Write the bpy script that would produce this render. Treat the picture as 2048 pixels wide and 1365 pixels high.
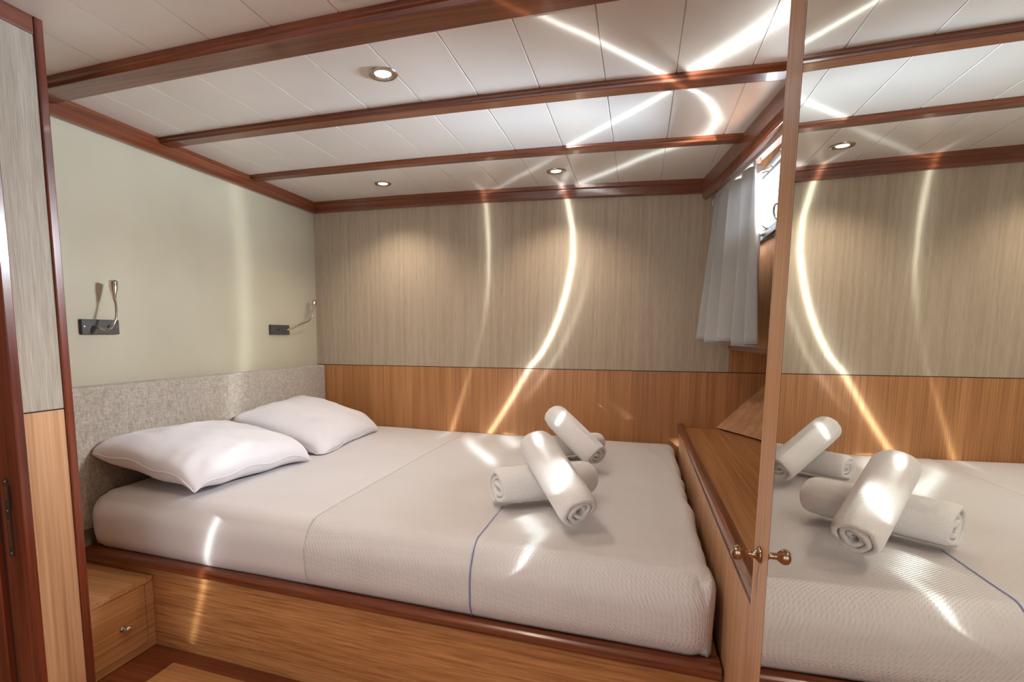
import bpy, bmesh, math, random
from mathutils import Vector, Matrix, noise
random.seed(7)
for o in list(bpy.data.objects): bpy.data.objects.remove(o)
S = bpy.context.scene
COL = S.collection

# ------------------------------------------------------------------ camera
CAM = Vector((1.8393, -2.88, 1.0316))
CR = Vector((0.950735, 0.310000, 0.001691)); CU = Vector((-0.037719, 0.110261, 0.993187)); CF = Vector((-0.307702, 0.944321, -0.116522))
F_, PX, PY = 1093.76, 918.616, 799.851
cd = bpy.data.cameras.new('camera'); cam = bpy.data.objects.new('camera', cd); COL.objects.link(cam)
cd.sensor_width = 36; cd.lens = F_/2048*36
cd.shift_x = (1024-PX)/2048; cd.shift_y = (PY-682.5)/2048
cd.clip_start = .02
M = Matrix.Identity(4)
for i in range(3):
    M[i][0] = CR[i]; M[i][1] = CU[i]; M[i][2] = -CF[i]; M[i][3] = CAM[i]
cam.matrix_world = M
S.camera = cam

# ------------------------------------------------------------------ exposure, daylight
S.view_settings.view_transform = 'Standard'; S.view_settings.look = 'None'
S.view_settings.exposure = 0.35; S.view_settings.gamma = 1; S.view_settings.use_curve_mapping = False
W = bpy.data.worlds.new('daylight'); S.world = W; W.use_nodes = True
bg = W.node_tree.nodes['Background']; bg.inputs[0].default_value = (.93, .95, 1, 1)
# open sky beyond the hull (+Y, +X), dimmer fill through the cabin's open rear (-Y)
_t = W.node_tree; _c = _t.nodes.new('ShaderNodeTexCoord'); _s = _t.nodes.new('ShaderNodeSeparateXYZ'); _r = _t.nodes.new('ShaderNodeMapRange')
_r.inputs['From Min'].default_value = -.3; _r.inputs['From Max'].default_value = .1; _r.inputs['To Min'].default_value = .50; _r.inputs['To Max'].default_value = 3.2
_t.links.new(_c.outputs['Generated'], _s.inputs[0]); _t.links.new(_s.outputs[1], _r.inputs['Value']); _t.links.new(_r.outputs[0], bg.inputs[1])

def area(name, loc, aim, sx, sy, power, col):
    d = bpy.data.lights.new(name, 'AREA'); d.shape = 'RECTANGLE'; d.size = sx; d.size_y = sy
    d.energy = power; d.color = col
    o = bpy.data.objects.new(name, d); COL.objects.link(o); o.location = loc
    o.rotation_euler = (Vector(aim)-Vector(loc)).to_track_quat('-Z', 'Y').to_euler()
    return o
area('window_daylight', (2.62, -.62, 1.66), (1.0, -.75, 1.0), .62, .40, 165, (.84, .93, 1))
area('water_bounce', (3.5, -.62, 1.24), (1.2, -.8, 1.75), 1.0, .40, 215, (.66, .83, 1))
area('rear_fill', (.9, -4.6, 1.2), (1.1, -1, 1.0), 1.6, 1.5, 10, (1, .97, .95))  # unseen lamp added behind the camera as soft frontal fill

# sunlight glints thrown into the cabin off the water: a beam whose pattern is made of curved streaks
def glint_lamp(name, loc, aim, power, col, streaks):
    d = bpy.data.lights.new(name, 'SPOT'); d.energy = power; d.spot_size = math.radians(165); d.spot_blend = .05
    d.shadow_soft_size = .004; d.color = col; d.use_nodes = True
    o = bpy.data.objects.new(name, d); COL.objects.link(o); o.location = loc
    q = (Vector(aim)-Vector(loc)).to_track_quat('-Z', 'Y'); o.rotation_euler = q.to_euler()
    qi = q.inverted(); L0 = Vector(loc)
    nt = d.node_tree; N = nt.nodes; K = nt.links; em = N['Emission']
    def mth(op, a, b=None, c=None):
        n = N.new('ShaderNodeMath'); n.operation = op
        for i, v in enumerate((a, b, c)):
            if v is None: continue
            if isinstance(v, (int, float)): n.inputs[i].default_value = v
            else: K.new(v, n.inputs[i])
        return n.outputs[0]
    tc = N.new('ShaderNodeTexCoord'); sp = N.new('ShaderNodeSeparateXYZ'); K.new(tc.outputs['Normal'], sp.inputs[0])
    zz = mth('ABSOLUTE', sp.outputs[2])
    u = mth('DIVIDE', sp.outputs[0], zz); v = mth('DIVIDE', sp.outputs[1], zz)
    total = None
    for pts, w, amp, wid in streaks:
        if len(amp) <= 3: amp = (0,)+tuple(amp)+(0,)       # world points, beam width, (amplitudes), halo
        uv = []
        for p in pts:
            t = qi @ (Vector(p)-L0); uv.append((t.x/-t.z, t.y/-t.z))
        a, b = Vector(uv[0]), Vector(uv[-1]); L = (b-a).length; e = (b-a)/L; n = Vector((-e.y, e.x))
        pq = [((Vector(c)-a).dot(e)/L, (Vector(c)-a).dot(n)) for c in uv]
        pq.sort()
        p = mth('DIVIDE', mth('ADD', mth('MULTIPLY', mth('SUBTRACT', u, a.x), e.x), mth('MULTIPLY', mth('SUBTRACT', v, a.y), e.y)), L)
        qv = mth('ADD', mth('MULTIPLY', mth('SUBTRACT', u, a.x), n.x), mth('MULTIPLY', mth('SUBTRACT', v, a.y), n.y))
        lo = min(c[1] for c in pq); hi = max(c[1] for c in pq); rg = max(hi-lo, 1e-3)
        fc = N.new('ShaderNodeFloatCurve'); cv = fc.mapping.curves[0]
        fc.mapping.use_clip = False
        xs = [(.15+.7*c[0], (c[1]-lo)/rg) for c in pq]
        cv.points[0].location = xs[0]; cv.points[1].location = xs[-1]
        for c in xs[1:-1]: cv.points.new(*c)
        fc.mapping.update(); K.new(mth('MULTIPLY_ADD', p, .7, .15), fc.inputs['Value'])
        ctr = mth('MULTIPLY_ADD', fc.outputs[0], rg, lo)
        dq = mth('ABSOLUTE', mth('SUBTRACT', qv, ctr))
        am = N.new('ShaderNodeFloatCurve'); cv = am.mapping.curves[0]
        aa = [(0, 0), (.12, 0)] + [(.15+.7*(i/(len(amp)-1)), x) for i, x in enumerate(amp)] + [(.88, 0), (1, 0)]
        # (first amplitude sits at the first point given)
        if (Vector(uv[0])-a).length > 1e-6: aa = aa
        cv.points[0].location = aa[0]; cv.points[1].location = aa[-1]
        for c in aa[1:-1]: cv.points.new(c[0], min(1, c[1]))
        for c in cv.points: c.handle_type = 'VECTOR'
        am.mapping.update(); K.new(mth('MULTIPLY_ADD', p, .7, .15), am.inputs['Value'])
        g = mth('POWER', 2.718, mth('MULTIPLY', -1, mth('POWER', mth('DIVIDE', dq, w), 2)))
        h = mth('POWER', 2.718, mth('MULTIPLY', -1, mth('DIVIDE', dq, w*2.6)))
        val = mth('MULTIPLY', mth('ADD', g, mth('MULTIPLY', h, wid)), am.outputs[0])
        val = mth('MAXIMUM', val, 0)
        total = val if total is None else mth('ADD', total, val)
    K.new(total, em.inputs['Strength'])
    return o

GLINTS = [
 ([[1.4530,0,1.7735],[1.4862,0,1.6374],[1.5049,0,1.4891],[1.4936,0,1.3405],[1.4522,0,1.1646],[1.3859,0,.9974],[1.2931,0,.8594],[1.1949,0,.687],[1.0792,0,.4994]], .0042, (.8,.9,1,1,1,.95,.8,.8,.8), .30),
 ([[1.5761,0,1.5101],[1.5743,0,1.3131],[1.5359,0,1.1635],[1.4763,0,1.0107],[1.3889,0,.8534],[1.2715,0,.6899]], .005, (.0,.08,.10,.12,.10,.03), .5),
 ([[1.0355,0,1.7937],[1.056,0,1.6138],[1.063,0,1.4325],[1.0536,0,1.2228],[1.0186,0,1.0089],[.9568,0,.8168],[.8548,0,.4894]], .004, (.35,.35,.22,.06,.02,.15,.3), .5),
 ([[.9459,-.081,.5],[1.1516,-.4553,.5],[1.3289,-.7841,.5]], .0035, (.9,1,1), .2),
 ([[1.1397,-.0158,.5],[1.2299,-.1678,.5],[1.3291,-.3349,.5]], .0035, (.9,1,1), .2),
 ([[0,-.6658,1.7303],[0,-.63,1.4885],[0,-.6236,1.2037],[0,-.6425,.9113],[0,-.6816,.6431]], .010, (.22,.2,.2,.2,.16), .4),
 ([[.6345,-1.5841,.482],[.6281,-1.5839,.4587],[.5909,-1.5825,.3422],[.5515,-1.581,.2052],[.4987,-1.579,.0439]], .008, (.08,.11,.11,.08,.06), .5),
 ([[1.5326,-1.3338,.4983],[1.5838,-1.4267,.4982],[1.603,-1.5182,.4985],[1.59,-1.5835,.4822],[1.5465,-1.6137,.4368]], .007, (.4,.4,.3,.2,.05), .3),
 ([[1.5540,-1.2750,.712],[1.5811,-1.2317,.7278]], .008, (.5,), .5),
 ([[1.5600,-.5700,.728],[1.5472,-.6311,.698],[1.5200,-.6480,.662]], .0040, (.6,.7,.4), .12),
 ([[1.6300,-1.3250,.694],[1.6559,-1.4076,.6482],[1.6200,-1.4400,.600]], .009, (.4,.45,.3), .5),
 ([[1.9,-1.0404,1.7617],[1.815,-.9273,1.7647],[1.6788,-.7637,1.7692],[1.5407,-.609,1.7733]], .0016, (.9,.9,.9,.9), .4),
 ([[2.0965,-.5706,1.7542],[1.9098,-.4807,1.7614],[1.7326,-.2782,1.7674],[1.538,-.0592,1.7734]], .0024, (.9,.9,.9,.9), .4),
 ([[1.529,-.5627,1.7736],[1.4112,-.3998,1.7768],[1.2464,-.2045,1.7808],[1.0408,.0512,1.7852]], .002, (.0,.35,.3,.3), .6),
 ([[1.5387,-1.5986,1.7733],[1.6121,-1.4977,1.7712],[1.6958,-1.396,1.7686],[1.7891,-1.2694,1.7656],[1.889,-1.1266,1.7621]], .0045, (.15,.25,.35,.45,.7), .5),
 ([[2.1425,-1.443,1.7523],[2.1009,-1.3633,1.754],[2.0506,-1.2838,1.756],[2.0017,-1.2179,1.7579],[1.9535,-1.1427,1.7597]], .006, (.9,.9,.8,.7,.9), .5),

 ([[.4990,-1.2500,.655],[.4941,-1.3041,.6168],[.5100,-1.3500,.565]], .007, (.12,.14,.1), .5),
 ([[1.8886,-1.1363,1.7621],[1.9635,-1.0258,1.7594],[2.0137,-.9417,1.7575],[2.0526,-.8204,1.7559],[2.0585,-.7201,1.7557],[2.0255,-.6009,1.757]], .0065, (.8,.85,.9,.95,.9,.7), .4),
]
glint_lamp('sun_glint', (1.1, -3.3, .95), (1.2, 0, 1.15), 1050, (.93, 1, .98), GLINTS)

# ------------------------------------------------------------------ materials
def lin(c): return tuple(((x/255)/12.92 if x/255 <= .04045 else ((x/255+.055)/1.055)**2.4) for x in c)+(1,)
class NT:
    def __init__(s, name):
        s.m = bpy.data.materials.new(name); s.m.use_nodes = True; s.t = s.m.node_tree
        s.b = s.t.nodes['Principled BSDF']
    def n(s, ty, **k):
        x = s.t.nodes.new(ty)
        for a, v in k.items(): setattr(x, a, v)
        return x
    def l(s, a, b): s.t.links.new(a, b)
    def coord(s, scale):
        tc = s.n('ShaderNodeTexCoord'); mp = s.n('ShaderNodeMapping'); mp.inputs['Scale'].default_value = scale
        s.l(tc.outputs['Object'], mp.inputs[0]); return mp.outputs[0]
    def noise(s, scale, size=1, detail=3, rough=.5):
        x = s.n('ShaderNodeTexNoise'); s.l(s.coord(scale), x.inputs['Vector'])
        x.inputs['Scale'].default_value = size; x.inputs['Detail'].default_value = detail; x.inputs['Roughness'].default_value = rough
        return x.outputs[0]
    def ramp(s, fac, stops):
        r = s.n('ShaderNodeValToRGB'); s.l(fac, r.inputs[0]); e = r.color_ramp.elements
        e[0].position, e[0].color = stops[0][0], lin(stops[0][1]); e[1].position, e[1].color = stops[-1][0], lin(stops[-1][1])
        for p, c in stops[1:-1]:
            q = e.new(p); q.color = lin(c)
        return r.outputs[0]
    def mix(s, a, b, f, mode='MULTIPLY'):
        x = s.n('ShaderNodeMix', data_type='RGBA', blend_type=mode); x.inputs[0].default_value = f if isinstance(f, (int, float)) else 0
        if not isinstance(f, (int, float)): s.l(f, x.inputs[0])
        for i, v in ((6, a), (7, b)):
            if isinstance(v, tuple): x.inputs[i].default_value = v
            else: s.l(v, x.inputs[i])
        return x.outputs[2]
    def bump(s, h, strength=.3, dist=.001):
        x = s.n('ShaderNodeBump'); x.inputs['Strength'].default_value = strength; x.inputs['Distance'].default_value = dist
        s.l(h, x.inputs['Height']); s.l(x.outputs[0], s.b.inputs['Normal'])
    def set(s, rough=.5, spec=.5, coat=0, metal=0, color=None, sheen=0, coat_rough=.08):
        s.b.inputs['Roughness'].default_value = rough; s.b.inputs['Specular IOR Level'].default_value = spec
        s.b.inputs['Coat Weight'].default_value = coat; s.b.inputs['Coat Roughness'].default_value = coat_rough
        s.b.inputs['Metallic'].default_value = metal; s.b.inputs['Sheen Weight'].default_value = sheen
        if color is not None:
            if isinstance(color, tuple): s.b.inputs['Base Color'].default_value = color
            else: s.l(color, s.b.inputs['Base Color'])
        return s.m
def grain(name, axis, dark, mid, light, fine=260, rough=.4, coat=0, lo=.32, hi=.68):
    t = NT(name)
    sc = [fine]*3; sc[axis] = 1.6
    sc2 = [22]*3; sc2[axis] = .8
    a = t.noise(tuple(sc), 1, 3, .6); b = t.noise(tuple(sc2), 1, 2)
    c1 = t.ramp(a, [(lo, dark), (.5, mid), (hi, light)])
    c2 = t.ramp(b, [(.3, (225, 218, 210)), (.7, (255, 255, 255))])
    t.bump(a, .15, .0006)
    return t.set(rough, .4, coat, color=t.mix(c1, c2, 1.0))
OAKD, OAKM, OAKL = (160, 106, 64), (190, 134, 84), (205, 150, 98)
oak_z = grain('oak_upright_grain', 2, OAKD, OAKM, OAKL)
oak_x = grain('oak_lengthwise_grain', 0, OAKD, OAKM, OAKL, 160)
oak_y = grain('oak_crosswise_grain', 1, OAKD, OAKM, OAKL, 160)
oak_floor = grain('oak_floor', 0, (170, 118, 74), (196, 142, 96), (206, 152, 104), 140)
oak_cab = grain('cabinet_oak', 1, (186, 134, 90), (208, 156, 108), (220, 170, 122), 160)  # paler copy of the oak: light missing on the drawer put into its colour
oak_cabx = grain('cabinet_oak_top', 0, (186, 134, 90), (208, 156, 108), (220, 170, 122), 160)  # cabinet top, lightened in colour the same way
oak_side = grain('pale_oak', 2, (188, 142, 104), (208, 162, 124), (218, 174, 134), 120, .35)
MD, MM, ML = (92, 45, 27), (122, 64, 38), (140, 78, 48)
mah_x = grain('mahogany_x', 0, MD, MM, ML, 90, .28, .5)
mah_y = grain('mahogany_y', 1, MD, MM, ML, 90, .28, .5)
mah_z = grain('mahogany_z', 2, (84, 36, 22), (112, 50, 32), (134, 66, 40), 60, .28, .5)

def m_ceiling():
    t = NT('ceiling_lacquer'); n = t.noise((3, 3, 3), 1, 2)
    return t.set(.34, .5, .15, color=t.ramp(n, [(.3, (222, 217, 211)), (.7, (230, 225, 220))]), coat_rough=.25)
m_ceil = m_ceiling()
def m_fabric(name, c0, c1, c2, scale=(420, 420, 10), b=.3, rough=.8):
    t = NT(name); a = t.noise(scale, 1, 4, .65); w = t.noise((scale[0]*.12, scale[1]*.12, 1.5), 1, 2)
    c = t.mix(t.ramp(a, [(.3, c0), (.5, c1), (.72, c2)]), t.ramp(w, [(.3, (236, 233, 228)), (.7, (255, 255, 255))]), 1.0)
    t.bump(a, b, .001)
    return t.set(rough, .3, color=c)
grasscloth = m_fabric('grasscloth', (172, 156, 137), (184, 169, 150), (196, 182, 164), (560, 560, 12), .2)
grass_pale = m_fabric('grasscloth_pale', (158, 147, 133), (176, 167, 155), (192, 185, 175))
def m_linen():
    t = NT('headboard_linen'); a = t.noise((400, 300, 50), 1, 2, .6); b = t.noise((400, 50, 300), 1, 2, .6)
    c = t.mix(t.ramp(a, [(.35, (160, 149, 137)), (.65, (190, 179, 167))]), t.ramp(b, [(.35, (228, 222, 216)), (.65, (255, 255, 255))]), 1.0)
    t.bump(t.mix(a, b, .5, 'ADD'), .3, .001)
    return t.set(.9, .2, color=c, sheen=.2)
linen = m_linen()
def m_lacquer():
    t = NT('wall_lacquer'); a = t.noise((4, 4, 3), 1, 2)
    t.bump(t.noise((50, 50, 30), 1, 2), .06, .0005)
    return t.set(.30, .5, .35, color=t.ramp(a, [(.3, (180, 172, 150)), (.7, (188, 180, 158))]), coat_rough=.16)
lacquer = m_lacquer()
def simple(name, c, rough=.5, metal=0, spec=.5, coat=0):
    t = NT(name); n = t.noise((40, 40, 40), 1, 2)
    d = tuple(max(0, x-6) for x in c)
    return t.set(rough, spec, coat, metal, color=t.ramp(n, [(.3, d), (.7, c)]))
def m_cloth(name, c, weave=0, wr=.35, sheen=.15):
    t = NT(name); n = t.noise((5, 5, 5), 1, 3)
    if weave:
        tc = t.n('ShaderNodeTexCoord'); mp = t.n('ShaderNodeMapping'); mp.inputs['Rotation'].default_value = (.3, .4, .78)
        t.l(tc.outputs['Object'], mp.inputs[0])
        w1 = t.n('ShaderNodeTexWave', wave_type='BANDS', bands_direction='X'); w1.inputs['Scale'].default_value = weave
        w2 = t.n('ShaderNodeTexWave', wave_type='BANDS', bands_direction='Y'); w2.inputs['Scale'].default_value = weave
        for w in (w1, w2):
            t.l(mp.outputs[0], w.inputs['Vector']); w.inputs['Distortion'].default_value = 1.5; w.inputs['Detail'].default_value = 1
        h = t.n('ShaderNodeMath', operation='MULTIPLY'); t.l(w1.outputs['Fac'], h.inputs[0]); t.l(w2.outputs['Fac'], h.inputs[1])
        t.bump(h.outputs[0], wr, .002)
    else:
        t.bump(t.noise((9, 9, 9), 1, 4), wr, .006)
    d = tuple(max(0, x-5) for x in c)
    return t.set(.9, .2, color=t.ramp(n, [(.3, d), (.7, c)]), sheen=sheen)
sheet = m_cloth('cotton_sheet', (216, 211, 212), 0, .25)
cover = m_cloth('waffle_cotton', (215, 210, 210), 46, .60)
pillow_m = m_cloth('pillowcase_cotton', (226, 222, 226), 0, .35)
terry = NT('terry_cloth'); _n = terry.noise((260, 260, 260), 1, 4, .75); terry.bump(_n, .75, .003)
terry = terry.set(.95, .15, color=terry.ramp(_n, [(.3, (232, 229, 227)), (.7, (246, 244, 243))]), sheen=.3)
blue = simple('blue_thread', (150, 160, 205), .8)
chrome = simple('chrome', (225, 220, 212), .12, 1)
nickel = simple('satin_nickel', (190, 180, 168), .25, 1)
brass = simple('aged_chrome', (176, 150, 128), .18, 1)
steel = simple('strike_steel', (88, 84, 80), .35, .8)
plate_m = simple('anthracite_plastic', (70, 66, 64), .45)
black = simple('black_rubber', (24, 24, 28), .5)
alu = simple('window_aluminium', (196, 200, 206), .3, .7)
white = simple('white_enamel', (232, 232, 232), .35)
curtain_m = m_cloth('curtain_satin', (176, 175, 172), 0, .10, .3)
def _translucent(m, f, c):
    t = m.node_tree; out = t.nodes['Material Output']; x = t.nodes.new('ShaderNodeMixShader'); tr = t.nodes.new('ShaderNodeBsdfTranslucent')
    tr.inputs[0].default_value = c; x.inputs[0].default_value = f
    t.links.new(t.nodes['Principled BSDF'].outputs[0], x.inputs[1]); t.links.new(tr.outputs[0], x.inputs[2]); t.links.new(x.outputs[0], out.inputs[0])
_translucent(curtain_m, .07, (.75, .75, .76, 1))
dark = simple('dark_joint', (52, 38, 30), .7)
mir = NT('mirror_glass'); mir = mir.set(.0, .5, 0, 1, (.93, .95, .90, 1))
def m_glass():
    t = NT('window_glass'); N = t.t.nodes; out = N['Material Output']
    a = t.n('ShaderNodeBsdfTransparent'); g = t.n('ShaderNodeBsdfGlossy'); g.inputs['Roughness'].default_value = .02
    f = t.n('ShaderNodeFresnel'); f.inputs[0].default_value = 1.18
    ge = t.n('ShaderNodeNewGeometry'); mm = t.n('ShaderNodeMath', operation='SUBTRACT', use_clamp=True); t.l(f.outputs[0], mm.inputs[0]); t.l(ge.outputs['Backfacing'], mm.inputs[1])
    x = t.n('ShaderNodeMixShader'); t.l(mm.outputs[0], x.inputs[0]); t.l(a.outputs[0], x.inputs[1]); t.l(g.outputs[0], x.inputs[2])
    t.l(x.outputs[0], out.inputs[0]); return t.m
glass = m_glass()
def m_lampglow():
    t = NT('downlight_lens'); t.b.inputs['Emission Color'].default_value = (1, .93, .82, 1); t.b.inputs['Emission Strength'].default_value = 9
    return t.set(.3, color=(1, .95, .88, 1))
glow = m_lampglow()

# ------------------------------------------------------------------ object helpers
def link(name, bm, mat, parent=None, smooth=False, bevel=0, origin=None):
    me = bpy.data.meshes.new(name)
    bmesh.ops.recalc_face_normals(bm, faces=bm.faces)
    bm.to_mesh(me); bm.free()
    me.materials.append(mat)
    for p in me.polygons: p.use_smooth = smooth
    o = bpy.data.objects.new(name, me); COL.objects.link(o)
    if parent is not None:
        o.parent = parent
        if parent.type == 'EMPTY': o.location = -parent.location
    if bevel:
        m = o.modifiers.new('bevel', 'BEVEL'); m.width = bevel; m.segments = 2; m.limit_method = 'ANGLE'; m.angle_limit = .6
    return o
def thing(name, label, cat, loc, group=None):
    o = bpy.data.objects.new(name, None); COL.objects.link(o); o.location = loc; o.empty_display_size = .05
    return tag(o, label, cat, group)
def tag(o, label, cat, group=None):
    o['label'] = label; o['category'] = cat
    if group: o['group'] = group
    return o
def struct(o): o['kind'] = 'structure'; return o
def sroot(name, loc=(0, 0, 0)):
    o = bpy.data.objects.new(name, None); COL.objects.link(o); o.location = loc; o['kind'] = 'structure'; return o
def B(): return bmesh.new()
def box(bm, x0, x1, y0, y1, z0, z1):
    v = [bm.verts.new((x, y, z)) for z in (z0, z1) for y in (y0, y1) for x in (x0, x1)]
    for f in ((0, 1, 3, 2), (4, 6, 7, 5), (0, 4, 5, 1), (2, 3, 7, 6), (0, 2, 6, 4), (1, 5, 7, 3)): bm.faces.new([v[i] for i in f])
    return bm
def prism(bm, poly, z0, z1):      # poly in xy
    a = [bm.verts.new((x, y, z0)) for x, y in poly]; b = [bm.verts.new((x, y, z1)) for x, y in poly]
    bm.faces.new(a[::-1]); bm.faces.new(b)
    n = len(poly)
    for i in range(n): bm.faces.new((a[i], a[(i+1) % n], b[(i+1) % n], b[i]))
    return bm
def loft(bm, rings, caps=True, closed=True):
    vr = [[bm.verts.new(p) for p in r] for r in rings]
    n = len(rings[0])
    for a, b in zip(vr, vr[1:]):
        for i in range(n if closed else n-1):
            bm.faces.new((a[i], a[(i+1) % n], b[(i+1) % n], b[i]))
    if caps: bm.faces.new(vr[0][::-1]); bm.faces.new(vr[-1])
    return bm
def tube(bm, pts, r, n=10, res=6):
    P = [Vector(p) for p in pts]; Q = []
    if len(P) > 2:
        E = [2*P[0]-P[1]]+P+[2*P[-1]-P[-2]]
        for i in range(1, len(E)-2):
            for k in range(res):
                t = k/res; a, b, c, d = E[i-1:i+3]
                Q.append(.5*((2*b)+(c-a)*t+(2*a-5*b+4*c-d)*t*t+(3*b-a-3*c+d)*t**3))
        Q.append(P[-1])
    else: Q = P
    rr = r if callable(r) else (lambda t: r)
    rings = []; up = None
    for i, p in enumerate(Q):
        d = (Q[min(i+1, len(Q)-1)]-Q[max(i-1, 0)]).normalized()
        if up is None: up = d.orthogonal().normalized()
        up = (up-d*up.dot(d)).normalized(); s = d.cross(up)
        R = rr(i/(len(Q)-1))
        rings.append([p+up*R*math.cos(2*math.pi*k/n)+s*R*math.sin(2*math.pi*k/n) for k in range(n)])
    return loft(bm, rings)
def lathe(bm, prof, origin, axis, n=32):  # prof: (distance along axis, radius)
    a = Vector(axis).normalized(); u = a.orthogonal().normalized(); w = a.cross(u); O = Vector(origin)
    return loft(bm, [[O+a*h+(u*math.cos(2*math.pi*k/n)+w*math.sin(2*math.pi*k/n))*max(r, 1e-5) for k in range(n)] for h, r in prof])

def zc(x): return 1.797-.0095*x*x
ZL = .857      # joint between grasscloth and oak
BY = lambda x: -1.539-.038*x     # face line of the bed base

# ------------------------------------------------------------------ setting
fl = struct(link('floor', box(B(), -1.2, 3.0, -4.4, .1, -.06, 0), oak_floor))
bs = B()
prism(bs, [(.344, -2.2), (.475, -2.2), (.475, BY(.475)-.058), (.344, BY(.344)-.002)], .0, .003)
prism(bs, [(.344, BY(.344)-.002), (.475, BY(.475)-.058), (2.02, BY(2.02)-.058), (2.02, BY(2.02)-.002)], .0, .003)
struct(link('trim_1', bs, mah_x))

# ceiling with fine v grooves between its planks
bm = B(); prof = []
xs = [-1.25]; g = 1.719-.1925*15
while g < 2.95:
    if g > -1.2: xs += [g-.0022, g, g+.0022]
    g += .1925
xs.append(3.0)
for i, x in enumerate(xs):
    z = zc(x) if x > 0 else 1.797
    prof.append((x, z+(.004 if (i % 3 == 2 and 0 < i < len(xs)-1) else 0)))
poly = prof+[(3.0, 1.87), (-1.25, 1.87)]
loft(bm, [[Vector((x, y, z)) for x, z in poly] for y in (-4.0, .1)])
struct(link('ceiling', bm, m_ceil))

# back wall
wb = sroot('wall_back')
link('oak_panelling', box(B(), -.06, 2.75, 0.0, .06, -.01, ZL-.0015), oak_z, wb)
link('joint_strip', box(B(), -.06, 2.75, .0015, .06, ZL-.0015, ZL+.0025), dark, wb)
link('grasscloth_panel', box(B(), -.06, 2.2525, 0.0, .06, ZL+.0025, 1.80), grasscloth, wb)
link('oak_upper_panel', box(box(B(), 2.2535, 2.75, .0005, .06, ZL+.0025, .985), 2.2535, 2.30, .0005, .06, .985, 1.80), oak_z, wb)
# left wall
struct(link('wall_left', box(B(), -.06, 0, -1.84, 0, -.01, 1.80), lacquer))
struct(link('wall_corridor', box(B(), -1.2, -1.14, -4.0, -1.84, 0, 1.80), oak_z))
struct(link('wall_corridor', box(B(), -1.14, .26, -1.90, -1.845, 0, 1.80), oak_z))

def strip(name, prof, path0, path1, mat):   # prof: (offset across, z) ; straight run
    bm = B(); a, b = Vector(path0), Vector(path1)
    d = (b-a).normalized(); s = Vector((0, 0, 1)).cross(d)
    loft(bm, [[p+s*o+Vector((0, 0, z)) for o, z in prof] for p in (a, b)])
    return struct(link(name, bm, mat, bevel=.002))
# left cornice (runs along Y), stepped
strip('trim_2', [(0, 1.736), (-.020, 1.736), (-.024, 1.742), (-.024, 1.782), (-.030, 1.786), (-.030, 1.80), (0, 1.80)], (0, -1.84, 0), (0, -.001, 0), mah_y)
# back cornice follows the camber
bm = B(); rings = []
for i in range(25):
    x = .026+i/24*(2.10-.026); lo = 1.736-.0098*x*x
    rings.append([Vector((x, 0, lo)), Vector((x, -.018, lo)), Vector((x, -.022, lo+.006)), Vector((x, -.022, lo+.040)), Vector((x, -.032, lo+.045)), Vector((x, -.032, zc(x)+.002)), Vector((x, 0, zc(x)+.002))])
struct(link('trim_3', loft(bm, rings), mah_x, bevel=.0015))
def beam(n, y0, sl, wd, dp, xa, xb):
    bm = B(); rings = []
    for i in range(31):
        x = xa+(xb-xa)*i/30; y = y0+sl*x; z = zc(x)
        rings.append([Vector((x, y, z+.003)), Vector((x, y, z-dp*.45)), Vector((x, y+.006, z-dp*.6)), Vector((x, y+.009, z-dp)), Vector((x, y+wd-.006, z-dp)), Vector((x, y+wd, z-dp*.7)), Vector((x, y+wd, z+.003))])
    struct(link('trim_%d' % n, loft(bm, rings), mah_x, bevel=.0015))
beam(4, -1.613, -.038, .098, .030, .031, 2.30)
beam(5, -1.118, -.016, .070, .020, .031, 2.24)
beam(6, -.592, -.012, .062, .018, .031, 2.17)

# partition beside the bed head, with its door jamb
XP = .417
wp = sroot('wall_partition')
link('oak_panel', box(B(), .34, XP, -1.952, -1.852, 0, .838), oak_side, wp)
link('joint_strip', box(B(), .34, XP-.002, -1.952, -1.852, .838, .842), dark, wp)
link('grasscloth_panel', box(B(), .34, XP, -1.952, -1.852, .842, 1.753), grass_pale, wp)
link('top_rail', box(B(), .34, XP+.004, -1.952, -1.852, 1.753, 1.80), mah_y, wp, bevel=.002)
link('edge_post', box(B(), .34, XP+.006, -1.851, -1.830, 0, 1.80), mah_z, wp, bevel=.002)
dj = sroot('door_1')
link('jamb', box(B(), .341, XP+.002, -1.975, -1.9525, 0, 1.80), mah_z, dj, bevel=.002)
link('rebate', box(B(), .329, .341, -1.97, -1.955, 0, 1.80), dark, dj)
link('outer_jamb', box(B(), .281, .329, -1.985, -1.955, 0, 1.80), mah_z, dj, bevel=.002)
sk = B(); ya = -1.9752
def rr_plate(bm, x0, x1, z0, z1, y0, y1, r, n=5):
    ring = []
    for cx, cz, a0 in ((x1-r, z1-r, 0), (x0+r, z1-r, 90), (x0+r, z0+r, 180), (x1-r, z0+r, 270)):
        for k in range(n+1):
            a = math.radians(a0+90*k/n); ring.append((cx+r*math.cos(a), cz+r*math.sin(a)))
    loft(bm, [[Vector((x, y, z)) for x, z in ring] for y in (y0, y1)])
rr_plate(sk, .3590, .3760, .478, .682, ya-.0015, ya, .008)
strike = link('strike_plate', sk, steel, dj)
strike['label'] = 'dark metal strike plate'
sb = B(); rr_plate(sb, .3625, .3705, .625, .660, ya-.0019, ya-.0015, .001); rr_plate(sb, .3630, .3700, .505, .575, ya-.0019, ya-.0015, .001)
link('keeper_hole', sb, brass, strike)
sb = B(); rr_plate(sb, .3760, .3800, .600, .662, ya-.004, ya, .0015)
link('lip', sb, steel, strike)
for z in (.672, .598, .488):
    link('screw', lathe(B(), [(0, .0028), (.001, .0026), (.0014, .001)], (.3672, ya-.0018, z), (0, -1, 0), 12), chrome, strike)

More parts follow.
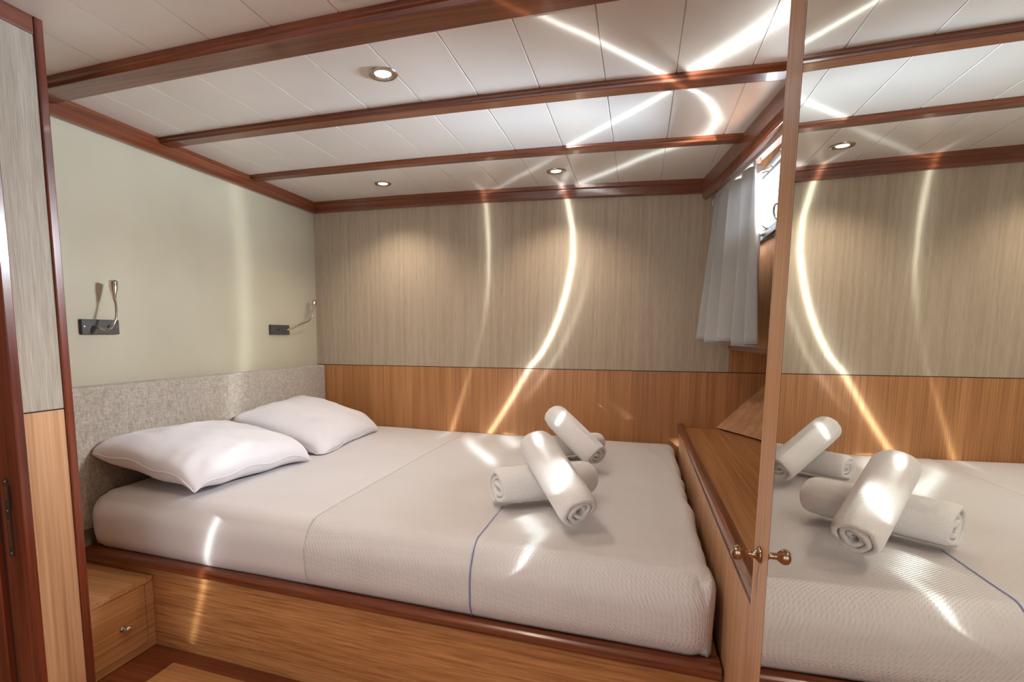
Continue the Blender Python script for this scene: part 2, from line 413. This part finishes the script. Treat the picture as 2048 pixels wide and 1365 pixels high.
# right side: window wall, pelmet, sill edge, lower hull panels
WX = lambda y: 2.247-.042*y
wr = sroot('wall_right')
bm = B()
wy0, wy1, wz0, wz1 = -1.02, -.27, 1.395, 1.640     # porthole opening
def wall_seg(y0, y1, z0, z1):
    loft(bm, [[Vector((WX(y)+o, y, z)) for o, z in ((0, z0), (.012, z0), (.012, z1), (0, z1))] for y in (y0, y1)])
wall_seg(-1.96, wy0, .985, 1.80); wall_seg(wy1, -.001, .985, 1.80); wall_seg(wy0, wy1, .985, wz0); wall_seg(wy0, wy1, wz1, 1.80)
link('oak_lining', bm, oak_z, wr)
bm = B(); loft(bm, [[Vector((WX(y)+o, y, z)) for o, z in ((-.004, .967), (.055, .967), (.055, .985), (-.004, .985))] for y in (-1.96, -.001)])
link('lower_edge', bm, mah_y, wr, bevel=.002)
bm = B(); loft(bm, [[Vector((x, y, z)) for x, z in ((WX(y)+.05, .972), (2.72, .972), (2.72, .985), (WX(y)+.05, .985))] for y in (-1.96, -.001)])
link('soffit', bm, oak_y, wr)
LO = [(2.213, -.001), (2.285, -.15), (2.36, -.305), (2.42, -.5), (2.45, -.8), (2.46, -1.96)]
bm = B(); loft(bm, [[Vector((x, y, .59)), Vector((x+.194, y, .80)), Vector((x+.21, y, .80)), Vector((x+.21, y, .59))] for x, y in LO])
link('sloping_panel', bm, oak_side, wr)
bm = B(); loft(bm, [[Vector((x+.196, y, .80)), Vector((x+.196, y, .972)), Vector((x+.211, y, .972)), Vector((x+.211, y, .80))] for x, y in LO])
link('hull_lining', bm, oak_z, wr)
link('hull_side', box(B(), 2.74, 2.80, -4.0, .06, 0, .985), oak_z, wr)
# pelmet board under the ceiling
HX = lambda y: 2.100-.118*y
bm = B(); rings = []
for y in (-1.955, -.0005):
    x = HX(y); rings.append([Vector((x, y, 1.672)), Vector((x-.006, y, 1.690)), Vector((x-.006, y, 1.775)), Vector((x+.022, y, 1.775)), Vector((x+.022, y, 1.672)), Vector((x+.011, y, 1.664))])
struct(link('trim_7', loft(bm, rings), mah_y, bevel=.003))

# window
w1 = sroot('window_1')
def rrect(y0, y1, z0, z1, r, n=6):
    out = []
    for cy, cz, a0 in ((y1-r, z1-r, 0), (y0+r, z1-r, 90), (y0+r, z0+r, 180), (y1-r, z0+r, 270)):
        for k in range(n+1):
            a = math.radians(a0+90*k/n); out.append((cy+r*math.cos(a), cz+r*math.sin(a)))
    return out
def wframe(bm, ins0, ins1, d0, d1, r):
    o = rrect(wy0+ins0, wy1-ins0, wz0+ins0, wz1-ins0, r); i = rrect(wy0+ins1, wy1-ins1, wz0+ins1, wz1-ins1, max(.004, r-(ins1-ins0)))
    rings = [[Vector((WX(y)+d, y, z)) for y, z in q] for q, d in ((o, d0), (o, d1), (i, d1), (i, d0))]
    vr = [[bm.verts.new(p) for p in q] for q in rings]; n = len(o)
    for a in range(4):
        b = (a+1) % 4
        for k in range(n): bm.faces.new((vr[a][k], vr[a][(k+1) % n], vr[b][(k+1) % n], vr[b][k]))
    return bm
link('outer_frame', wframe(B(), -.012, .012, -.012, .014, .055), alu, w1, True)
link('gasket', wframe(B(), .0125, .021, -.004, .008, .04), black, w1, True)
link('sash_frame', wframe(B(), .0215, .036, -.010, .008, .034), alu, w1, True)
pg = rrect(wy0+.0365, wy1-.0365, wz0+.0365, wz1-.0365, .02)
link('pane', loft(B(), [[Vector((WX(y)+d, y, z)) for y, z in pg] for d in (0, .005)]), glass, w1)
bm = B(); 
for y in (-.90, -.46): box(bm, WX(y)-.040, WX(y)-.012, y-.02, y+.02, wz0-.018, wz0+.012)
box(bm, WX(-.66)-.022, WX(-.66)-.010, -.98, -.38, wz0-.016, wz0+.004)
hg = link('hinge_bar', bm, black, w1, bevel=.003)
for y in (-.62, -.9):
    x = WX(y)
    lt = link('latch', tube(B(), [(x-.02, y-.05, wz0+.01), (x-.045, y-.045, wz0+.03), (x-.055, y, wz0+.045), (x-.05, y+.05, wz0+.035), (x-.04, y+.06, wz0+.012), (x-.03, y+.02, wz0+.0)], .0038, 8), chrome, w1, True)
    link('latch_screw', lathe(B(), [(0, .009), (.02, .009), (.024, .006)], (x-.01, y, wz0+.002), (-1, 0, 0), 16), chrome, lt, True)
    link('latch', tube(B(), [(x-.012, y-.03, wz1-.02), (x-.04, y-.02, wz1-.03), (x-.045, y+.02, wz1-.03), (x-.015, y+.03, wz1-.02)], .004, 8), chrome, w1, True)
bm = B(); x = WX(-.53)
lathe(bm, [(0, .004), (.008, .006), (.016, .004), (.02, .008), (.05, .010), (.062, .008), (.068, .002)], (x-.03, -.53, wz0-.015), (0, 0, -1), 16)
link('hanging_toggle', bm, chrome, w1, True)

# ------------------------------------------------------------------ curtain and rail
bm = B(); rl = lambda y: HX(y)+.060
loft(bm, [[Vector((rl(y)-.013, y, 1.664)), Vector((rl(y)+.013, y, 1.664)), Vector((rl(y)+.013, y, 1.682)), Vector((rl(y)-.013, y, 1.682))] for y in (-1.94, -.03)])
rt = thing('curtain_rail', 'white curtain rail running under the mahogany pelmet above the porthole', 'curtain rail', (rl(-.9), -.9, 1.67))
link('track', bm, white, rt, bevel=.001)
link('end_hook', tube(B(), [(rl(-.03)-.005, -.035, 1.664), (rl(-.03)-.022, -.030, 1.650), (rl(-.03)-.018, -.024, 1.632), (rl(-.03)+.012, -.022, 1.615)], .0022, 8), white, rt, True)
def curtain():
    bm = B(); nu, nv = 150, 40; vs = []
    for j in range(nv+1):
        t = j/nv; row = []
        for i in range(nu+1):
            s = i/nu
            top = Vector((2.160, -.045, 1.655)).lerp(Vector((2.228, -.630, 1.655)), s)
            bot = Vector((2.125, -.072, 1.010)).lerp(Vector((2.226, -.800, .998)), s)
            k = t**1.25
            p = top.lerp(bot, k)
            ph = 2*math.pi*(4.4*s+.12*math.sin(6*s)+.10*t)
            amp = .019+.014*t
            off = amp*math.sin(ph)+.006*math.sin(2.3*ph+1+2*t)*(1-t*.6)
            p += Vector((-1, -.12, 0)).normalized()*off
            p.y += .010*math.cos(ph)*(.6+.4*t)
            if t > .95: p.z += .006*math.sin(ph*.5)
            row.append(bm.verts.new(p))
        vs.append(row)
    for j in range(nv):
        for i in range(nu): bm.faces.new((vs[j][i], vs[j][i+1], vs[j+1][i+1], vs[j+1][i]))
    o = thing('curtain', 'short grey satin curtain bunched at the left of the porthole', 'curtain', (2.15, -.35, 1.0))
    c = link('curtain_cloth', bm, curtain_m, o, True)
    m = c.modifiers.new('thick', 'SOLIDIFY'); m.thickness = .0012
    for s in (.04, .2, .36, .52, .68, .84, .97):
        p = Vector((2.160, -.045, 1.655)).lerp(Vector((2.228, -.630, 1.655)), s)
        tube(hk := B(), [p+Vector((0, 0, -.012)), p+Vector((.004, 0, .0)), p+Vector((0, 0, .010))], .002, 6)
        link('curtain_hook', hk, white, o, True)
curtain()

# ------------------------------------------------------------------ headboard
hb = thing('headboard', 'grey linen upholstered headboard fixed along the lacquered left wall', 'headboard', (.03, -.85, .4))
link('panel', box(B(), .001, .054, -1.80, -.002, .36, .856), linen, hb, bevel=.012)

# ------------------------------------------------------------------ bed base
bd = thing('bed_base', 'built-in oak bed base with a mahogany lip under the mattress', 'bed', (1.1, -.8, 0))
prism_b = B(); prism(prism_b, [(.002, BY(0)), (2.040, BY(2.04)), (2.040, -.002), (.002, -.002)], 0, .284)
link('base_panel', prism_b, oak_x, bd)
bm = B(); rings = []
for x in (.057, 2.040):
    y = BY(x); rings.append([Vector((x, y-.020, .276)), Vector((x, y-.026, .284)), Vector((x, y-.026, .300)), Vector((x, y-.018, .307)), Vector((x, y+.03, .307)), Vector((x, y+.03, .2845)), Vector((x, y-.004, .2845)), Vector((x, y-.004, .276))])
link('lip', loft(bm, rings), mah_x, bd, bevel=.002)
link('slat_board', prism(B(), [(.06, BY(0)+.035), (2.038, BY(2.04)+.035), (2.038, -.003), (.06, -.003)], .2845, .303), oak_x, bd)

# ------------------------------------------------------------------ mattress and spread (one rounded slab shape, mapped)
MX0, MX1, MZ0, MZ1 = .060, 2.028, .309, .500
def slab(u, v, w, off=0):
    """u along X 0..1, v across Y 0(near)..1(far), w 0 bottom..1 top on the rounded slab surface"""
    x0, x1 = MX0-off, MX1+off*.6
    x = x0+(x1-x0)*u
    yn = BY(x)-.006-off; yf = -.008
    y = yn+(yf-yn)*v; z = MZ0+(MZ1+off-MZ0)*w
    return Vector((x, y, z))
def rounded(p, off=0):
    x, y, z = p
    x0, x1 = MX0-off, MX1+off*.6; yn = BY(x)-.010-off; yf = -.008; z1 = MZ1+off
    rn, rz = .075, .085      # near edge radius
    dy = y-yn; dz = z1-z
    # near top edge: ellipse
    if dy < rn and dz < rz:
        a, b = (rn-dy)/rn, (rz-dz)/rz; m = max(a, b)
        if m > 0:
            l = math.hypot(a, b); k = m/l
            y = yn+rn-a*k*rn; z = z1-rz+b*k*rz
    elif dy < rn*1.0 and z < MZ0+.05:
        b = (MZ0+.05-z)/.05; y = y+(1-dy/rn)*.018*b*b
    for sgn, e in ((1, x1), (-1, x0)):
        r = .040 if sgn > 0 else .075
        dx = (e-x)*sgn; dz = z1-z
        if dx < r and dz < r:
            a, b = (r-dx)/r, (r-dz)/r; m = max(a, b)
            if m > 0:
                l = math.hypot(a, b); k = m/l; x = e-sgn*(r-a*k*r); z = z1-r+b*k*r
        # plan rounding of near corners
        rc = .065
        dx = (e-x)*sgn; dyy = y-yn
        if dx < rc and dyy < rc:
            a, b = (rc-dx)/rc, (rc-dyy)/rc; m = max(a, b); l = math.hypot(a, b)
            if l > 0: k = m/l; x = e-sgn*(rc-a*k*rc); y = yn+rc-b*k*rc
    df = yf-y
    if df < .03 and z1-z < .03:
        a, b = (.03-df)/.03, (.03-(z1-z))/.03; m = max(a, b); l = math.hypot(a, b)
        if l > 0: k = m/l; y = yf-.03+a*k*.03; z = z1-.03+b*k*.03
    return Vector((x, y, z))
def wobble(p, off=0):
    q = rounded(p, off); x, y, z = q
    t = max(0, min(1, (z-MZ0)/(MZ1-MZ0)))
    n1 = noise.noise(Vector((x*2.2, y*2.5, z*3)))
    n2 = noise.noise(Vector((x*9+3, y*6, z*9)))
    yn = BY(x)-.010
    near = max(0, 1-(y-yn)/.12)
    z += (n1*.006+n2*.0012)*t
    y += near*(n1*.010+n2*.003-.012*math.sin(math.pi*min(1, t*1.2)))*(.4+.6*t)
    # plumper towards the foot corner
    z += .004*math.sin(x*2.6)*t
    rt_ = max(0, 1-(MX1-x)/.10)
    x += rt_*(noise.noise(Vector((y*9, z*8, 1)))*.010-.006)*(1 if y > -1.5 else .4)
    y = min(y, -.006)
    return Vector((min(x, 2.040), y, z))
def slab_mesh(off, xa=None, faces='all', nx=130, ny=90, nz=18):
    bm = B(); vm = {}
    x0, x1 = MX0-off, MX1+off*.6; xa = x0 if xa is None else xa
    def V(i, j, k):
        key = (i, j, k)
        if key not in vm:
            x = xa+(x1-xa)*i/nx; yn = BY(x)-.010-off
            fy = j/ny; fy = fy**1.25      # denser near the near edge
            y = yn+(-.008-yn)*fy; z = MZ0+(MZ1+off-MZ0)*(1-(1-k/nz)**1.1)
            vm[key] = bm.verts.new(wobble((x, y, z), off))
        return vm[key]
    for i in range(nx):
        for j in range(ny):
            bm.faces.new((V(i, j, nz), V(i+1, j, nz), V(i+1, j+1, nz), V(i, j+1, nz)))
            if faces == 'all': bm.faces.new((V(i, j, 0), V(i, j+1, 0), V(i+1, j+1, 0), V(i+1, j, 0)))
        for k in range(nz):
            bm.faces.new((V(i, 0, k), V(i+1, 0, k), V(i+1, 0, k+1), V(i, 0, k+1)))
            if faces == 'all': bm.faces.new((V(i, ny, k), V(i, ny, k+1), V(i+1, ny, k+1), V(i+1, ny, k)))
    for j in range(ny):
        for k in range(nz):
            bm.faces.new((V(nx, j, k), V(nx, j+1, k), V(nx, j+1, k+1), V(nx, j, k+1)))
            if faces == 'all': bm.faces.new((V(0, j, k), V(0, j, k+1), V(0, j+1, k+1), V(0, j+1, k)))
    return bm
tag(link('mattress', slab_mesh(0), sheet, smooth=True), 'thick mattress in a smooth white fitted sheet on the bed base', 'mattress')
XS = .955
sp = thing('bedspread', 'cream waffle bedspread tucked over the foot half of the mattress', 'bedspread', (1.5, -.8, .5))
cv_ = link('waffle_cloth', slab_mesh(.0022, XS, 'top'), cover, sp, True)
m = cv_.modifiers.new('thick', 'SOLIDIFY'); m.thickness = .0016; m.offset = -1
pts = []
for k in range(40):
    if k < 22: p = (1.455-.0*k, -1.26+(BY(1.455)-.0145+1.26)*k/21, MZ1+.0022)
    else: p = (1.455, BY(1.455)-.0145, MZ0+(MZ1+.0022-MZ0)*(1-(k-21)/18))
    pts.append(wobble(p, .0022)+Vector((0, -.0012, .0010)))
link('blue_piping', tube(B(), pts, .0019, 6, 2), blue, sp, True)['label'] = 'thin pale blue piping'

# ------------------------------------------------------------------ pillows
def pillow(label, c, ax, ay, T, seed, tilt, rz, roll=0):
    bm = B(); n = 64; top = {}; bot = {}
    R = Matrix.Rotation(rz, 3, 'Z') @ Matrix.Rotation(tilt, 3, 'Y') @ Matrix.Rotation(roll, 3, 'X')
    for i in range(n+1):
        for j in range(n+1):
            u = -1+2*i/n; v = -1+2*j/n
            u = math.sin(u*math.pi/2)*.5+u*.5; v = math.sin(v*math.pi/2)*.5+v*.5
            px = ax*u*(1-.07*(1-v*v)-.05*abs(u*v)**6); py = ay*v*(1-.05*(1-u*u)-.05*abs(u*v)**6)
            h = ((1-abs(u)**2.4)*(1-abs(v)**2.6))
            h = max(h, 0)**.42
            ns = noise.noise(Vector((px*9+seed, py*9, 0)))*.010+noise.noise(Vector((px*24, py*20+seed, 2)))*.004
            cr = max(0, abs(u)*abs(v)-.35)
            rad = math.atan2(py, px)
            ns += .020*cr*math.sin(rad*26+seed)
            zt_ = T*h+ns*h
            zb_ = -T*.85*h+ns*.3*h
            edge = i in (0, n) or j in (0, n)
            dz_ = -.030*abs(u)**5*abs(v)**5+.006*math.sin(v*9+seed)*abs(u)**6+.006*math.sin(u*8+seed)*abs(v)**6
            top[i, j] = bm.verts.new(R @ Vector((px, py, zt_+dz_))+Vector(c))
            if edge: bot[i, j] = top[i, j]
            else:
                q = R @ Vector((px, py, zb_+dz_))+Vector(c); q.z = max(q.z, .5095)
                bot[i, j] = bm.verts.new(q)
    for d, s in ((top, 1), (bot, -1)):
        for i in range(n):
            for j in range(n): bm.faces.new([d[i, j], d[i+1, j], d[i+1, j+1], d[i, j+1]][::s])
    for v in bm.verts:
        v.co.x = max(v.co.x, .058); v.co.z = max(v.co.z, .5095)
    o = thing('pillow', label, 'pillow', c, 'pillows by the headboard')
    link('pillowcase', bm, pillow_m, o, True)
    # stitched seam along the edge
    bm = B(); ring = []
    for s_, f in (((-1, 1), 0), ((1, 1), 1), ((1, -1), 2), ((-1, -1), 3)): pass
    for k in range(96):
        t = k/96*4; e = int(t); r = -1+2*(t-e)
        u, v = [(r, -1), (1, r), (-r, 1), (-1, -r)][e]
        px = ax*u*(1-.07*(1-v*v)-.05*abs(u*v)**6); py = ay*v*(1-.05*(1-u*u)-.05*abs(u*v)**6)
        q = R @ Vector((px, py, -.030*abs(u)**5*abs(v)**5+.006*math.sin(v*9+seed)*abs(u)**6+.006*math.sin(u*8+seed)*abs(v)**6))+Vector(c); q.x = max(q.x, .058); q.z = max(q.z, .5085); ring.append(q)
    tube(bm, ring+[ring[0]], .0022, 6, 2)
    link('seam', bm, pillow_m, o, True)
pillow('plump white pillow at the near end of the headboard, in front of the other', (.297, -1.215, .592), .252, .318, .090, 3.1, math.radians(8.5), math.radians(-3), math.radians(-2))
pillow('white pillow at the far end of the headboard, against the back wall', (.285, -.505, .590), .252, .335, .085, 9.7, math.radians(17), math.radians(4), math.radians(2))

# ------------------------------------------------------------------ rolled towels
def towel(label, p0, p1, R, seed, turns=3.3, flat=.92):
    P0, P1 = Vector(p0), Vector(p1); a = (P1-P0); L = a.length; a.normalize()
    up = (Vector((0, 0, 1))-a*a.z).normalized(); s = a.cross(up)
    ns = 230; nc = 26; bm = B()
    th1 = turns*2*math.pi; th = R/turns*.90
    rings = []
    for i in range(ns+1):
        f = i/ns; ang = th1*math.sqrt(f*.985+.015)
        rc = (R-th/2)*(ang/th1)
        ecc = 1-(1-flat)*.8
        rings_ = []
        e0 = noise.noise(Vector((ang*.45, seed, 0)))*.011-.004*(1-rc/R)
        e1 = noise.noise(Vector((ang*.45, seed, 9)))*.011-.004*(1-rc/R)
        for k in range(nc):
            q = 2*math.pi*k/nc
            # rounded-rectangle profile in (axial, radial)
            ca, sa = math.cos(q), math.sin(q)
            ax_ = (L/2+(e1 if ca > 0 else e0))*math.copysign(abs(ca)**.12, ca)
            rd = th/2*math.copysign(abs(sa)**.5, sa)
            lump = noise.noise(Vector((ang*1.1, ax_*7, seed)))*.0055+noise.noise(Vector((ang*2.6, ax_*16, seed)))*.0022
            rad = rc+rd+lump*(rc/R)+.0045*math.sin(2*ang+seed)*(1-rc/R)+.0035*noise.noise(Vector((math.cos(ang)*1.5, math.sin(ang)*1.5, seed)))
            if abs(ax_) > L/2-.025: rad -= .004*((abs(ax_)-(L/2-.025))/.025)
            tw = ang-th1-math.pi/2-.35
            rings_.append((P0+P1)/2+a*ax_+s*(rad*math.cos(tw))+up*(rad*math.sin(tw)*ecc))
        rings.append(rings_)
    loft(bm, rings)
    o = link('rolled_towel', bm, terry, None, True)
    tag(o, label, 'towel', 'rolled towels on the bed')
    m = o.modifiers.new('sub', 'SUBSURF'); m.levels = 0; m.render_levels = 1
    return o
towel('rolled white towel lying flat in the front pair, spiral end facing left', (1.440, -1.290, .568), (1.700, -1.070, .566), .070, 1.2)
towel('rolled white towel leaning over the front pair, its lower end nearest', (1.715, -1.450, .567), (1.545, -1.198, .700), .062, 4.4)
towel('rolled white towel lying flat in the pair nearer the back wall', (1.455, -.630, .560), (1.690, -.420, .560), .060, 6.3)
towel('rolled white towel leaning up across the pair nearer the back wall', (1.706, -.732, .564), (1.508, -.548, .698), .059, 8.1)

# ------------------------------------------------------------------ side shelf right of the bed
sh = thing('side_shelf', 'oak shelf with a mahogany edge boxed in along the foot of the bed', 'shelf', (2.2, -.9, 0))
link('front_panel', box(B(), 2.046, 2.062, -1.955, -.002, 0, .566), oak_side, sh)
link('top', prism(B(), [(2.063, -1.955), (2.74, -1.955), (2.74, -.002), (2.063, -.002)], .560, .582), oak_y, sh)
bm = B(); loft(bm, [[Vector((x, y, z)) for x, z in ((2.041, .5665), (2.038, .585), (2.040, .598), (2.046, .603), (2.058, .603), (2.063, .598), (2.063, .583), (2.062, .5665))] for y in (-1.955, -.002)])
link('edge_trim', bm, mah_y, sh, bevel=.001)

# ------------------------------------------------------------------ wardrobe with mirror door
wa = thing('wardrobe', 'fitted wardrobe whose tall door holds a full mirror reflecting the bed', 'wardrobe', (2.4, -2.6, 0))
bm = B(); box(bm, 2.046, 2.735, -3.58, -1.962, 0, 1.745)
link('body', bm, oak_side, wa)
AN = .0055
def door_pt(y, d):     # point on the door face at depth d behind the face
    return Vector((2.0105/math.cos(AN)-math.tan(AN)*y+d, y, 0))
def door_slab(bm, y0, y1, z0, z1, d0, d1):
    q = [door_pt(y0, d0), door_pt(y1, d0), door_pt(y1, d1), door_pt(y0, d1)]
    loft(bm, [[p+Vector((0, 0, z)) for p in q] for z in (z0, z1)]); return bm
bm = B(); door_slab(bm, -2.052, -1.966, .01, 1.735, 0, .020); door_slab(bm, -3.0, -2.925, .01, 1.735, 0, .020)
door_slab(bm, -2.926, -2.051, 1.70, 1.735, 0, .020); door_slab(bm, -2.926, -2.051, .01, .05, 0, .020); door_slab(bm, -2.926, -2.051, .04, 1.71, .010, .020)
dr = link('door', bm, oak_side, wa)
mp = link('mirror', door_slab(B(), -2.9235, -2.0535, .052, 1.698, .0003, .0095), mir, dr)
link('mirror_edge', door_slab(B(), -2.0530, -2.0523, .052, 1.698, .0002, .0095), dark, dr)
kb = B(); base = door_pt(-2.008, -.0003)
lathe(kb, [(0, .012), (.002, .012), (.004, .0095), (.007, .0065), (.011, .005), (.020, .0048), (.023, .0075), (.027, .0105), (.031, .0115), (.035, .0105), (.038, .007), (.0395, .002)], (base.x, -2.008, .712), (-1, 0, 0), 28)
link('knob', kb, brass, dr, True)['label'] = 'small polished metal knob'

# ------------------------------------------------------------------ drawer cabinet
cx = .342
dc = thing('drawer_cabinet', 'low oak drawer cabinet tucked between bed base and partition', 'cabinet', (.2, -1.7, 0))
Q = lambda x: BY(x)-.002
link('body', prism(B(), [(.002, -1.828), (cx-.018, -1.828), (cx-.018, Q(cx-.018)), (.002, Q(0))], 0.004, .226), oak_cab, dc)
link('top', prism(B(), [(.002, -1.828), (cx, -1.828), (cx, Q(cx)), (.002, Q(0))],   .2265, .245), oak_cabx, dc, bevel=.001)
bm = B(); box(bm, cx-.0175, cx, -1.583, Q(cx), .004, .226); box(bm, cx-.0175, cx, -1.828, -1.583, .004, .026)
link('front_frame', bm, oak_cab, dc)
dw = link('drawer', box(B(), cx-.0175, cx-.001, -1.826, -1.585, .0275, .2245), oak_cab, dc, bevel=.0008)
kb = B(); lathe(kb, [(0, .011), (.002, .011), (.004, .0075), (.009, .005), (.014, .005)], (cx-.0008, -1.672, .118), (1, 0, 0), 24)
tube(kb, [(cx+.013, -1.674, .118), (cx+.017, -1.660, .119), (cx+.019, -1.648, .119)], lambda t: .0045+.004*math.sin(math.pi*min(1, t+.15)), 14)
link('knob', kb, chrome, dw, True)

# ------------------------------------------------------------------ reading lamps
def reading_lamp(label, y0, y1, neck, head, sw):
    o = thing('reading_lamp', label, 'reading lamp', (0.01, (y0+y1)/2, 1.06), 'reading lamps on the left wall')
    link('back_plate', box(B(), .0005, .014, y0, y1, 1.034, 1.086), plate_m, o, bevel=.002)
    for y in (y0+.010, y1-.010):
        link('screw', lathe(B(), [(0, .0035), (.0012, .003), (.0016, .001)], (.0141, y, 1.060), (1, 0, 0), 12), chrome, o)
    link('switch', lathe(B(), [(0, .007), (.003, .007), (.0045, .005)], (.0141, sw, 1.060), (1, 0, 0), 18), black, o, True)
    link('gooseneck', tube(B(), neck, .0042, 10), nickel, o, True)
    a, b = Vector(neck[-1]), Vector(head); d = b-a; L = d.length
    link('lamp_head', lathe(B(), [(-.004, .005), (0, .0065), (L*.25, .0085), (L*.5, .013), (L*.9, .015), (L, .0145), (L-.002, .012), (L-.010, .010)], a, d, 24), chrome, o, True)
reading_lamp('chrome gooseneck reading lamp on a dark plate, nearer the partition', -1.476, -1.332,
    [(.0135, -1.436, 1.0605), (.030, -1.434, 1.058), (.050, -1.4331, 1.053), (.07, -1.4269, 1.0496), (.08, -1.4129, 1.0637), (.08, -1.3988, 1.0937), (.07, -1.3872, 1.1345), (.06, -1.3827, 1.1595)], (.05, -1.3754, 1.222), -1.372)
reading_lamp('chrome gooseneck reading lamp on a dark plate, by the far corner', -.450, -.290,
    [(.0135, -.315, 1.060), (.03, -.27, 1.072), (.04, -.2287, 1.0898), (.05, -.1545, 1.1137), (.05, -.1224, 1.1486), (.05, -.1209, 1.1771)], (.045, -.0849, 1.2274), -.385)

# ------------------------------------------------------------------ recessed downlights
def downlight(label, x, y, power):
    z = zc(x)
    o = thing('downlight', label, 'ceiling light', (x, y, z), 'recessed ceiling spotlights')
    bm = B(); n = 40
    prof = [(.0, .043), (.003, .043), (.0055, .040), (.0060, .034), (.0045, .029), (.0026, .0235), (.0005, .0232)]
    rings = [[Vector((x+r*math.cos(2*math.pi*k/n), y+r*math.sin(2*math.pi*k/n), z-h)) for k in range(n)] for h, r in prof]
    loft(bm, rings, caps=False)
    link('bezel', bm, nickel, o, True)
    link('lens', lathe(B(), [(0, .0230), (.0022, .0230), (.0028, .016)], (x, y, z+.0002), (0, 0, -1), 32), glow, o)
    d = bpy.data.lights.new('downlight_lamp', 'SPOT'); d.energy = power; d.color = (1, .85, .68); d.spot_size = math.radians(125); d.spot_blend = .8; d.shadow_soft_size = .03
    l = bpy.data.objects.new('downlight_lamp', d); COL.objects.link(l); l.parent = o; l.location = (0, 0, -.012)
downlight('round lit ceiling spotlight between the first and second beams', 1.106, -1.349, 12)
downlight('round lit ceiling spotlight above the far pillow, left of the last pair', .583, -.274, 13)
downlight('round lit ceiling spotlight above the back towels, right of the last pair', 1.453, -.280, 13)
downlight('added unseen ceiling spotlight above the cabin floor behind the viewpoint, for fill', 1.30, -2.30, 25)  # out-of-view spotlight added to brighten the drawer front and bed side
